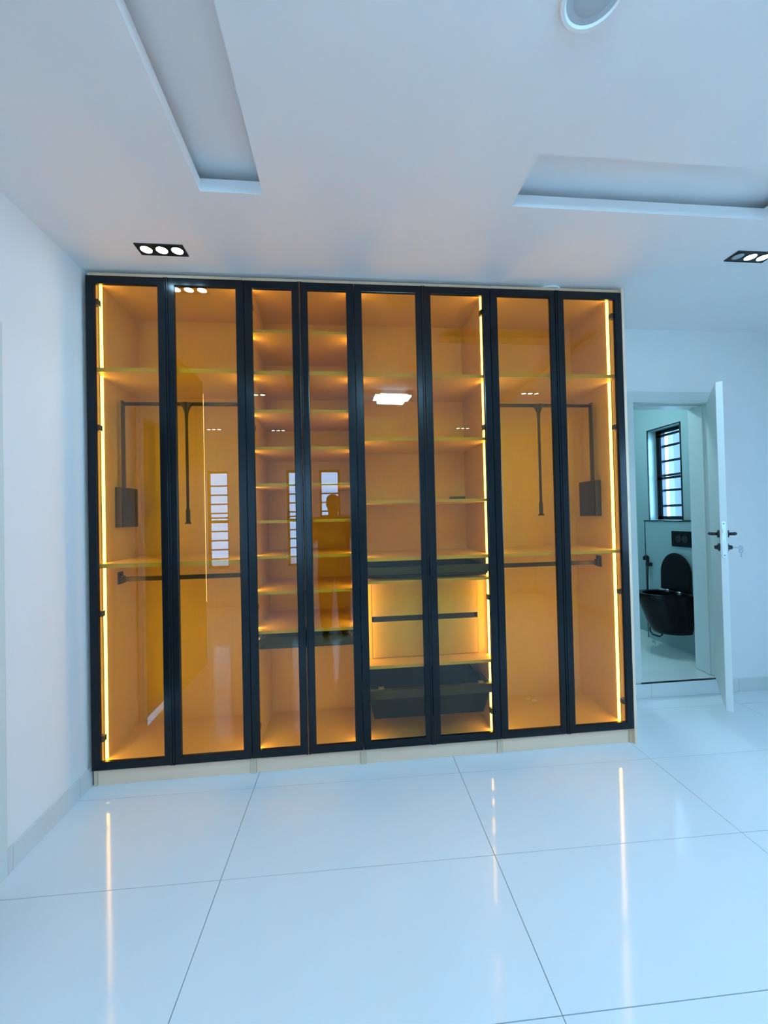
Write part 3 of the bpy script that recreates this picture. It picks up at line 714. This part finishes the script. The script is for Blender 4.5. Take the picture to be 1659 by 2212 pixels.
trs = [V(0, 0, 1.08, (0.19, 0.14)), V(0, 0, 0.95, (0.20, 0.145))]
te = [(0, 1)]
for s in (-1, 1):
    i = len(trs); trs += [V(s * 0.115, 0, 0.82, 0.13), V(s * 0.118, 0.012, 0.52, 0.10), V(s * 0.12, -0.005, 0.30, 0.09), V(s * 0.12, -0.012, 0.06, 0.08)]
    te += [(1, i), (i, i + 1), (i + 1, i + 2), (i + 2, i + 3)]
skin_mesh('trousers', trs, te, 'trousers', pe)
for s in (-1, 1):
    skin_mesh('shoe', [V(s * 0.12, -0.05, 0.047, 0.045), V(s * 0.122, 0.03, 0.050, (0.048, 0.048)), V(s * 0.126, 0.13, 0.040, (0.047, 0.036)), V(s * 0.128, 0.185, 0.034, (0.036, 0.030))], [(0, 1), (1, 2), (2, 3)], 'shoe', pe, root=1)
bm = bmesh.new(); bmesh.ops.create_uvsphere(bm, u_segments=24, v_segments=16, radius=1.0)
for v in list(bm.verts):
    v.co = Vector((PX + v.co.x * 0.090, PY + 0.020 + v.co.y * 0.112, 1.762 + v.co.z * 0.092))
bmesh.ops.delete(bm, geom=[v for v in bm.verts if v.co.z < 1.765 + (v.co.y - PY) * 0.5], context='VERTS')
link('hair', bm, 'hair', pe, smooth=True)
bm = bmesh.new(); add_tube(bm, [(PX, PY + 0.125, 1.735), (PX, PY + 0.148, 1.70), (PX, PY + 0.125, 1.69)], [0.009, 0.017, 0.014], 10); link('nose', bm, 'skin', pe, smooth=True)
for s in (-1, 1):
    link('eye', lathe([(0.002, 0.012), (0.010, 0.008), (0.013, 0.0), (0.010, -0.008)], (PX + s * 0.030, PY + 0.121, 1.735), 'y', 12), 'eye', pe, smooth=True)
    link('pupil', lathe([(0.006, 0.0), (0.006, 0.0022), (0.003, 0.003)], (PX + s * 0.030, PY + 0.1315, 1.735), 'y', 10), 'hair', pe)
    link('ear', lathe([(0.012, -0.008), (0.028, -0.004), (0.030, 0.004), (0.014, 0.008)], (PX + s * 0.083, PY + 0.02, 1.715), 'x', 14), 'skin', pe, smooth=True)
link('mouth', box(PX - 0.024, PX + 0.024, PY + 0.108, PY + 0.124, 1.655, 1.666, 0.004), 'trousers', pe)
ph = thing('phone', 'black phone held up in both hands', 'phone', (PHX, CAM[1] - 0.016, PHZ - 0.08))
link('phone_body', box(PHX - 0.035, PHX + 0.035, CAM[1] - 0.0230, CAM[1] - 0.0165, PHZ - 0.08, PHZ + 0.08, 0.003), 'black', ph)
link('phone_screen', box(PHX - 0.033, PHX + 0.033, CAM[1] - 0.0235, CAM[1] - 0.0230, PHZ - 0.076, PHZ + 0.076), 'slate', ph)
for dx, dz in ((0.022, 0.060), (0.022, 0.038)): link('phone_lens', lathe([(0.008, 0), (0.008, 0.002), (0.006, 0.003)], (PHX + dx, CAM[1] - 0.0165, PHZ + dz), 'y', 16), 'blackm', ph)
